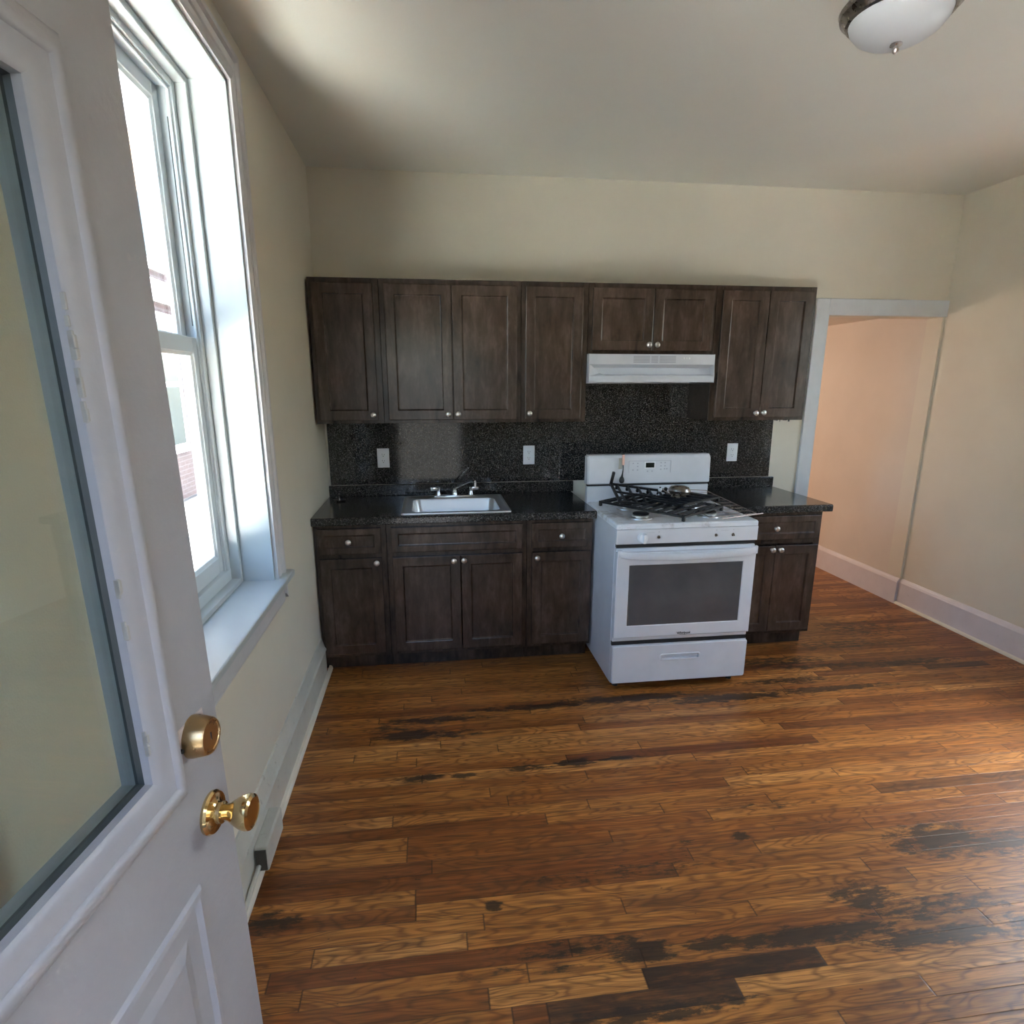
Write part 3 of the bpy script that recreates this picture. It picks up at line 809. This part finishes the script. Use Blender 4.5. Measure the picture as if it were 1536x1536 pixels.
for fxx in (.05, SW-.05):
    for fyy in (.07, .60):
        mb = MB(); mb.lathe([(0,.0005),(.016,.0005),(.016,.012),(.008,.014),(.008,.046),(0,.046)], Matrix.Translation((fxx,fyy,0)), 12); mb.build('foot', m_black, E)
# riser and backguard
yb = .598
mb = MB(); mb.box(.002, SW-.002, yb, yb+.045, .895, 1.012, .002); mb.build('riser', m_enamel, E)
mb = MB(); mb.box(.004, SW-.004, yb+.008, yb+.04, 1.008, 1.026); mb.build('shadow_gap', m_dark, E)
mb = MB()
prof = [(yb+.060,1.024),(yb-.002,1.024),(yb-.010,1.030),(yb-.004,1.178),(yb+.006,1.192),(yb+.018,1.196),(yb+.060,1.196)]
mb.poly_prism(prof, lambda u,v,h:(h,u,v), .006, SW-.006)
mb.poly_prism([(u_+(0 if u_>yb+.05 else .006), (v_ if v_<1.1 else v_-.008)) for u_,v_ in prof], lambda u,v,h:(h,u,v), -.001, .0065)
mb.poly_prism([(u_+(0 if u_>yb+.05 else .006), (v_ if v_<1.1 else v_-.008)) for u_,v_ in prof], lambda u,v,h:(h,u,v), SW-.0065, SW+.001)
bg = mb.build('backguard', m_enamel, E)
yc = yb-.0105
def lean(z): return yb-.010+(z-1.03)/.148*.006
mb = MB()   # embossed control zone
cx0,cx1,cz0,cz1 = .248,.508,1.088,1.160
for (a_,b_,c_,d_) in ((cx0,cx1,cz1-.002,cz1),(cx0,cx0+.002,cz0,cz1),(cx1-.002,cx1,cz0,cz1)):
    mb.box(a_,b_,lean(c_)-.0006,lean(d_)+.002,c_,d_)
mb.build('control_outline', m_grey, bg)
mb = MB(); mb.box(.346,.412,lean(1.15)-.0022,lean(1.11)+.003,1.113,1.153,.001); mb.build('display_bezel', m_plastic, bg)
mb = MB(); mb.box(.353,.405,lean(1.15)-.0026,lean(1.11)+.003,1.119,1.148); mb.build('display', m_disp, bg)
for bx_, bz_ in ((.275,1.145),(.303,1.145),(.303,1.127),(.275,1.106),(.303,1.106),(.365,1.098),(.393,1.098),(.447,1.147),(.472,1.147),(.447,1.128),(.472,1.128),(.447,1.108),(.470,1.110),(.484,1.110)):
    mb = MB(); mb.box(bx_-.0042,bx_+.0042,lean(bz_)-.0006,lean(bz_)+.001,bz_-.0032,bz_+.0032,.0005); mb.build('button', m_grey, bg)
STV = E

# grates --------------------------------------------------------------
def grate(name, Lx, Ly, M, label, nf=8, posts=False):
    mb = MB(); t = .0075
    for y in (0, Ly): mb.box(-t, Lx+t, y-t, y+t, -.006, .006, .0015)
    for x in (0, Lx): mb.box(x-t, x+t, -t, Ly+t, -.006, .006, .0015)
    mb.box(0, Lx, Ly*.5-.004, Ly*.5+.004, -.009, .003, .001)
    for i in range(nf):
        x = Lx*(i+.6)/(nf+.2)
        mb.box(x-.0058, x+.0058, 0, Ly, -.003, .010, .0015)
        if posts: mb.box(x-.007, x+.007, -.010, .008, -.004, .028, .002)
    if posts: mb.box(-.008, .008, -.008, .008, -.075, .014, .002)
    o_ = mb.build(name, m_iron)
    mbf = []
    for x, y in ((0,0),(Lx,0),(0,Ly),(Lx,Ly)):
        m2 = MB(); m2.box(x-.008, x+.008, y-.008, y+.008, -.024, .004, .002); m2.build('grate_foot', m_iron, o_)
    o_.matrix_world = M
    tag(o_, label, 'stove grate', 'loose cast iron stove grates')
    return o_
def basis(p, ax, ay):
    ax = Vector(ax).normalized(); az = ax.cross(Vector(ay)).normalized(); ay = az.cross(ax)
    M = Matrix((ax, ay, az)).transposed().to_4x4(); M.translation = Vector(p); return M
grate('stove_grate', .545, .350, basis((1.588,-.585,.953), (.305,-.470,.004), (.85,.53,.02)), 'black cast iron stove grate lying askew across the front left burners, corner over the edge', 9)
grate('stove_grate', .330, .250, basis((1.680,-.470,1.035), (.335,-.02,-.050), (.10,-.93,-.24)), 'black cast iron stove grate tipped up against the stove back with upright prongs', 5, True)
grate('stove_grate', .300, .260, basis((1.965,-.845,.975), (.30,.16,.012), (-.45,.85,-.03)), 'black cast iron stove grate lying under the wire rack at the right of the cooktop', 5)
# wire rack
mb = MB()
c = [Vector(q) for q in ((1.985,-.475,1.000),(2.262,-.480,.985),(2.335,-.930,.938),(2.05,-.985,.936))]
mb.tube(c + [c[0]], .0022, 6)
for i in range(1, 9):
    t = i/9; mb.tube([c[0].lerp(c[3], t), c[1].lerp(c[2], t)], .0011, 5)
mb.tube([c[2]-Vector((.24,.10,-.0)), c[2]+Vector((.035,-.004,0))], .003, 6)
wr = mb.build('wire_rack', m_wire); tag(wr, 'thin metal wire rack lying over the right burners and grates', 'wire rack')
# round shiny dish
mb = MB(); mb.lathe([(0,-.035),(.040,-.035),(.046,-.012),(.036,0),(.052,.006),(.062,.020),(.060,.034),(.050,.047),(.028,.056),(0,.058)], Matrix(), 32)
ds = mb.build('metal_burner_bowl', m_dnickel, smooth=True); ds.location = (2.036,-.62,.988); ds.rotation_euler = (R(-6), R(5), 0)
tag(ds, 'round shiny upturned metal bowl on top of the loose grates', 'bowl')
mb = MB(); mb.lathe([(0,0),(.016,0),(.015,.014),(.008,.020),(.008,.040),(.011,.042),(.011,.052),(.004,.056),(0,.056)], Matrix(), 16); mb.box(-.022,.020,-.010,.008,.004,.016,.003)
ws = mb.build('igniter_holder', m_plastic, smooth=True); ws.location = (1.968,-.505,.953); tag(ws, 'small white plastic fitting standing behind the loose grates', 'plastic fitting')
m2 = MB(); m2.lathe([(0,0),(.005,0),(.005,.007),(0,.008)], Matrix.Translation((0,0,.056)), 10); m2.build('cap', m_black, ws)
# hanging lead on the backguard
hx = 1.760
HB = empty('hanging_lead', (hx, TY+yb-.012, 1.20), 'short black lead with salmon clip and grey tag hanging over the stove back', 'lead')
def hl(mb, nm, mat, **k):
    mb.build(nm, mat, HB, **k)
mb = MB(); mb.box(-.006,.008,-.012,.002,-.062,.002,.003,2); hl(mb,'clip',m_copper)
mb = MB(); mb.box(-.008,.006,-.012,.030,.0,.006,.001); hl(mb,'hook',m_black)
mb = MB(); mb.box(-.026,-.004,-.004,-.002,-.085,-.020,.0005); hl(mb,'tag',m_tag)
mb = MB(); mb.tube([(.001,-.006,-.060),(.002,-.008,-.085),(-.001,-.009,-.112),(-.004,-.010,-.130)], [.0035,.003,.004,.007], 10)
mb.lathe([(0,-.020),(.009,-.018),(.0145,-.010),(.0155,0),(.012,.012),(.006,.022),(0,.026)], Matrix.Translation((-.007,-.017,-.148)), 16); hl(mb,'lead_bulb',m_black,smooth=True)

# ------------------------------------------------------------------ range hood
HX0, HX1, HY = 1.558, 2.3185, -.345
E = empty('range_hood', (HX0, -.009, 1.604), 'white under-cabinet range hood above the stove', 'range hood')
o = Vector(E.location)
mb = MB()
def hood_prof():
    return [(-.009,1.770),(HY+.02,1.770),(HY-.004,1.769),(HY-.004,1.712),(HY+.055,1.694),(HY+.040,1.655),(HY-.006,1.650),(HY-.012,1.645),(HY-.012,1.612),(HY+.002,1.612),(HY+.030,1.650),(-.02,1.650),(-.02,1.604),(-.009,1.604)]
mb.poly_prism(hood_prof(), lambda u,v,h:(h,u,v), HX0+.002, HX1-.002)
# side cheeks
for a_, b_ in ((HX0, HX0+.002), (HX1-.002, HX1)):
    mb.poly_prism([(-.009,1.770),(HY-.004,1.770),(HY-.004,1.712),(HY-.012,1.645),(HY-.012,1.609),(-.009,1.604)], lambda u,v,h:(h,u,v), a_, b_)
bmesh.ops.translate(mb.bm, verts=mb.bm.verts, vec=-o); hb = mb.build('hood_shell', m_enamel, E)
# sloping end wings
mb = MB()
vs = [mb.bm.verts.new(p) for p in ((HX0+.002,HY-.0045,1.712),(HX0+.002,HY-.0125,1.645),(HX0+.115,HY-.0125,1.6455),(HX0+.075,HY+.030,1.662),(HX0+.045,HY+.040,1.690),(HX0+.012,HY+.010,1.7115))]
mb.bm.faces.new(vs)
bmesh.ops.translate(mb.bm, verts=mb.bm.verts, vec=-o); mb.build('hood_wing', m_enamel, E)
def vents(x0, x1, n=5):
    mb = MB()
    for i in range(n):
        z = 1.724+.033*i/(n-1); mb.box(x0, x1, HY-.0048, HY, z-.0022, z+.0022)
    bmesh.ops.translate(mb.bm, verts=mb.bm.verts, vec=-o); mb.build('vent_grille', m_grey, E)
vents(1.822, 1.920); vents(1.929, 1.970); vents(1.979, 2.078)
mb = MB()
for q in (2.128, 2.143, 2.160): mb.box(q-.004,q+.004,HY-.009,HY,1.742,1.752,.001)
bmesh.ops.translate(mb.bm, verts=mb.bm.verts, vec=-o); mb.build('switch', m_plastic, E)
mb = MB(); mb.box(1.72,2.00,-.30,-.05,1.630,1.652); bmesh.ops.translate(mb.bm, verts=mb.bm.verts, vec=-o); mb.build('filter', m_dnickel, E)

# ------------------------------------------------------------------ ceiling light
E = empty('ceiling_light', (2.158, -1.768, H), 'round flush ceiling light with brushed nickel ring and frosted white bowl', 'ceiling light')
mb = MB(); mb.lathe([(.150,-.0005),(.168,-.002),(.176,-.012),(.172,-.026),(.158,-.036),(.154,-.046),(.146,-.050),(.140,-.046)], Matrix(), 48, cap=False); mb.build('ring', m_dnickel, E, smooth=True)
mb = MB(); mb.lathe([(.146,-.044),(.140,-.062),(.122,-.084),(.095,-.101),(.060,-.113),(.025,-.118),(0,-.119)], Matrix(), 48, cap=False)
tf = NT('frosted_glass'); tf.color((.72,.77,.82)); tf.set(Roughness=.35, Subsurface_Weight=0.0); mb.build('glass_shade', tf.m, E, smooth=True)
mb = MB(); mb.lathe([(0,-.117),(.017,-.118),(.018,-.122),(.008,-.127),(.007,-.131),(.010,-.134),(.008,-.142),(.003,-.147),(0,-.148)], Matrix(), 20); mb.build('finial', m_nickel, E, smooth=True)

# ------------------------------------------------------------------ box on the left baseboard
E = empty('baseboard_outlet_box', (.021, -1.96, .075), 'paint-covered surface box on the left baseboard beside the open door', 'outlet box')
mb = MB(); mb.box(0, .045, -.115, .085, -.045, .050, .007, 2); mb.build('housing', m_base, E, label='lumpy cream painted housing')
mb = MB(); mb.box(.006, .040, -.119, -.110, -.036, .040); mb.build('open_end', simple('shadowed_opening', (.10,.09,.07), .8).m, E)
mb = MB(); mb.tube([(.014,-.115,-.02),(.012,-.20,-.03),(.010,-.36,-.045)], .008); mb.build('conduit', m_base, E)

# ------------------------------------------------------------------ outside
def brick():
    t = NT('brick'); p = t.geopos((1,1,1))
    g = t.node('ShaderNodeSeparateXYZ'); t.link(p, g.inputs[0])
    cb = t.node('ShaderNodeCombineXYZ'); t.link(t.math('ADD', g.outputs[1], g.outputs[0]), cb.inputs[0]); t.link(g.outputs[2], cb.inputs[1])
    b_ = t.node('ShaderNodeTexBrick'); t.link(cb.outputs[0], b_.inputs['Vector'])
    b_.inputs['Scale'].default_value = 1; b_.inputs['Brick Width'].default_value = .21; b_.inputs['Row Height'].default_value = .072
    b_.inputs['Mortar Size'].default_value = .008
    b_.inputs['Color1'].default_value = (.048,.024,.024,1); b_.inputs['Color2'].default_value = (.065,.034,.033,1); b_.inputs['Mortar'].default_value = (.10,.09,.09,1)
    t.color(b_.outputs[0]); t.set(Roughness=.85); return t.m
m_brick = brick()
m_bounce = paint('bounce_pale', (.78,.76,.71), .85, .1, .3, 3, 60)
m_asph = paint('dark_paving', (.055,.055,.058), .9, .2, .3, 3, 60)
m_block = paint('light_block_dark', (.012,.012,.011), .8, .2, .3, 5, 50)
m_white2 = paint('outside_white', (.82,.83,.83), .5, .03, .05, 4, 40)
m_sheer = paint('outside_glass', (.035,.055,.062), .1, .2, .0, 4, 40)
mb = MB(); mb.box(-6, 12, -16, 14, -.35, -.15); g_ = mb.build('alley_ground', m_asph, kind='structure')
mb = MB(); mb.box(-3.4, -.30, -8.5, -3.4, -.15, -.06); pt = mb.build('bounce_slab', m_bounce, kind='structure')  # unseen pale slab, added to bounce sunlight up to the ceiling
mb = MB(); mb.box(1.45, 1.6, -6.2, YF-.21, -.15, 2.9); mb.build('light_block_wall', m_asph, kind='structure')  # unseen wall, added to cut side light into the doorway
mb = MB(); mb.box(-.25, 1.6, -6.35, -6.2, -.15, 2.0); mb.build('light_block_screen', m_block, kind='structure')  # unseen dark screen, added to dim the doorway light and its reflection
NB = empty('neighboring_house', (-3.2, 4, -.15), 'sunlit brick house with white trimmed windows seen through the window', 'house')
def nb(mb, nm, mat, par=NB):
    bmesh.ops.translate(mb.bm, verts=mb.bm.verts, vec=(3.2,-4,.15)); return mb.build(nm, mat, par)
mb = MB(); mb.box(-6, -3.2, -2.5, 12, -.15, 6.5); nb(mb, 'wall', m_brick)
for yw in (-.6, 1.5, 3.6, 5.7, 7.8):
    for zw in (.7, 3.3):
        mb = MB(); mb.box(-3.2,-3.14, yw-.55, yw+.55, zw-.12, zw+1.9)
        f_ = nb(mb, 'window', m_white2)
        mb = MB(); mb.box(-3.15,-3.125, yw-.40, yw+.40, zw+.02, zw+.86); mb.box(-3.15,-3.125, yw-.40, yw+.40, zw+.94, zw+1.76); nb(mb, 'pane', m_sheer, f_)
for zz in (2.75, 5.4):
    mb = MB(); mb.box(-3.2,-3.10,-2.5,12,zz,zz+.28); nb(mb, 'cornice', m_white2)
for yy in (.45, 4.65):
    mb = MB(); mb.tube([(-3.12,yy,-.1),(-3.12,yy,6.4)], .05, 12); nb(mb, 'downpipe', m_white2)
PE = empty('porch_frame', (-.9, .5, 0), 'white painted porch posts and beam just outside the window', 'porch')
for nm, q in (('post', (-.95,-.80,-.55,-.40,-.15,2.75)), ('post', (-1.05,-.90,1.5,1.65,-.15,2.75)), ('beam', (-1.1,-.7,-.8,1.8,2.7505,3.0))):
    mb = MB(); mb.box(q[0]+.9, q[1]+.9, q[2]-.5, q[3]-.5, q[4], q[5], .004); mb.build(nm, m_white2, PE)

# ------------------------------------------------------------------ light
wd = bpy.data.worlds.new('World'); sc.world = wd; wd.use_nodes = True
wn = wd.node_tree.nodes; wl = wd.node_tree.links
bgn = wn['Background']
sky = wn.new('ShaderNodeTexSky'); sky.sky_type = 'HOSEK_WILKIE' if False else 'NISHITA'
sky.sun_disc = False; sky.sun_elevation = R(52); sky.sun_rotation = R(80); sky.air_density = 1.0; sky.dust_density = 2.0
wl.new(sky.outputs[0], bgn.inputs[0]); bgn.inputs[1].default_value = .27
sd = bpy.data.lights.new('sun', 'SUN'); sd.energy = 34.0; sd.angle = R(.6); sd.color = (1, .98, .94)
so_ = bpy.data.objects.new('sun', sd); COL.objects.link(so_)
# sun stands high over the roof to the right and slightly behind the camera
sdir = Vector((0, -.45, -1.0)).normalized()
so_.rotation_euler = sdir.to_track_quat('-Z', 'Y').to_euler()
ld = bpy.data.lights.new('hall_lamp', 'POINT'); ld.energy = 6.0; ld.color = (1, .76, .60); ld.shadow_soft_size = .08
lo = bpy.data.objects.new('hall_lamp', ld); COL.objects.link(lo); lo.location = (2.3, 2.0, 1.5)

# ------------------------------------------------------------------ camera
cam = bpy.data.cameras.new('camera'); co = bpy.data.objects.new('camera', cam); COL.objects.link(co); sc.camera = co
yaw, pit, rol, fpx = -.12784, -.24201, -.00057, 894.65
fw = Vector((-math.sin(yaw)*math.cos(pit), math.cos(yaw)*math.cos(pit), math.sin(pit)))
rt = Vector((math.cos(yaw), math.sin(yaw), 0)); up = rt.cross(fw)
rt, up = rt*math.cos(rol)+up*math.sin(rol), -rt*math.sin(rol)+up*math.cos(rol)
M = Matrix((rt, up, -fw)).transposed().to_4x4(); M.translation = Vector((Cx, Cy, 1.60315))
co.matrix_world = M
cam.sensor_width = 36; cam.sensor_fit = 'HORIZONTAL'; cam.lens = fpx/1536*36
cam.shift_x = 6.702/1536; cam.shift_y = 28.507/1536; cam.clip_start = .02

sc.view_settings.view_transform = 'Standard'; sc.view_settings.look = 'None'
sc.view_settings.exposure = 3.05; sc.view_settings.gamma = 1; sc.view_settings.use_curve_mapping = False
cy = sc.cycles
cy.use_denoising = True; cy.max_bounces = 14; cy.diffuse_bounces = 8; cy.glossy_bounces = 5; cy.transparent_max_bounces = 12
cy.caustics_reflective = False; cy.caustics_refractive = False; cy.sample_clamp_indirect = 6.0
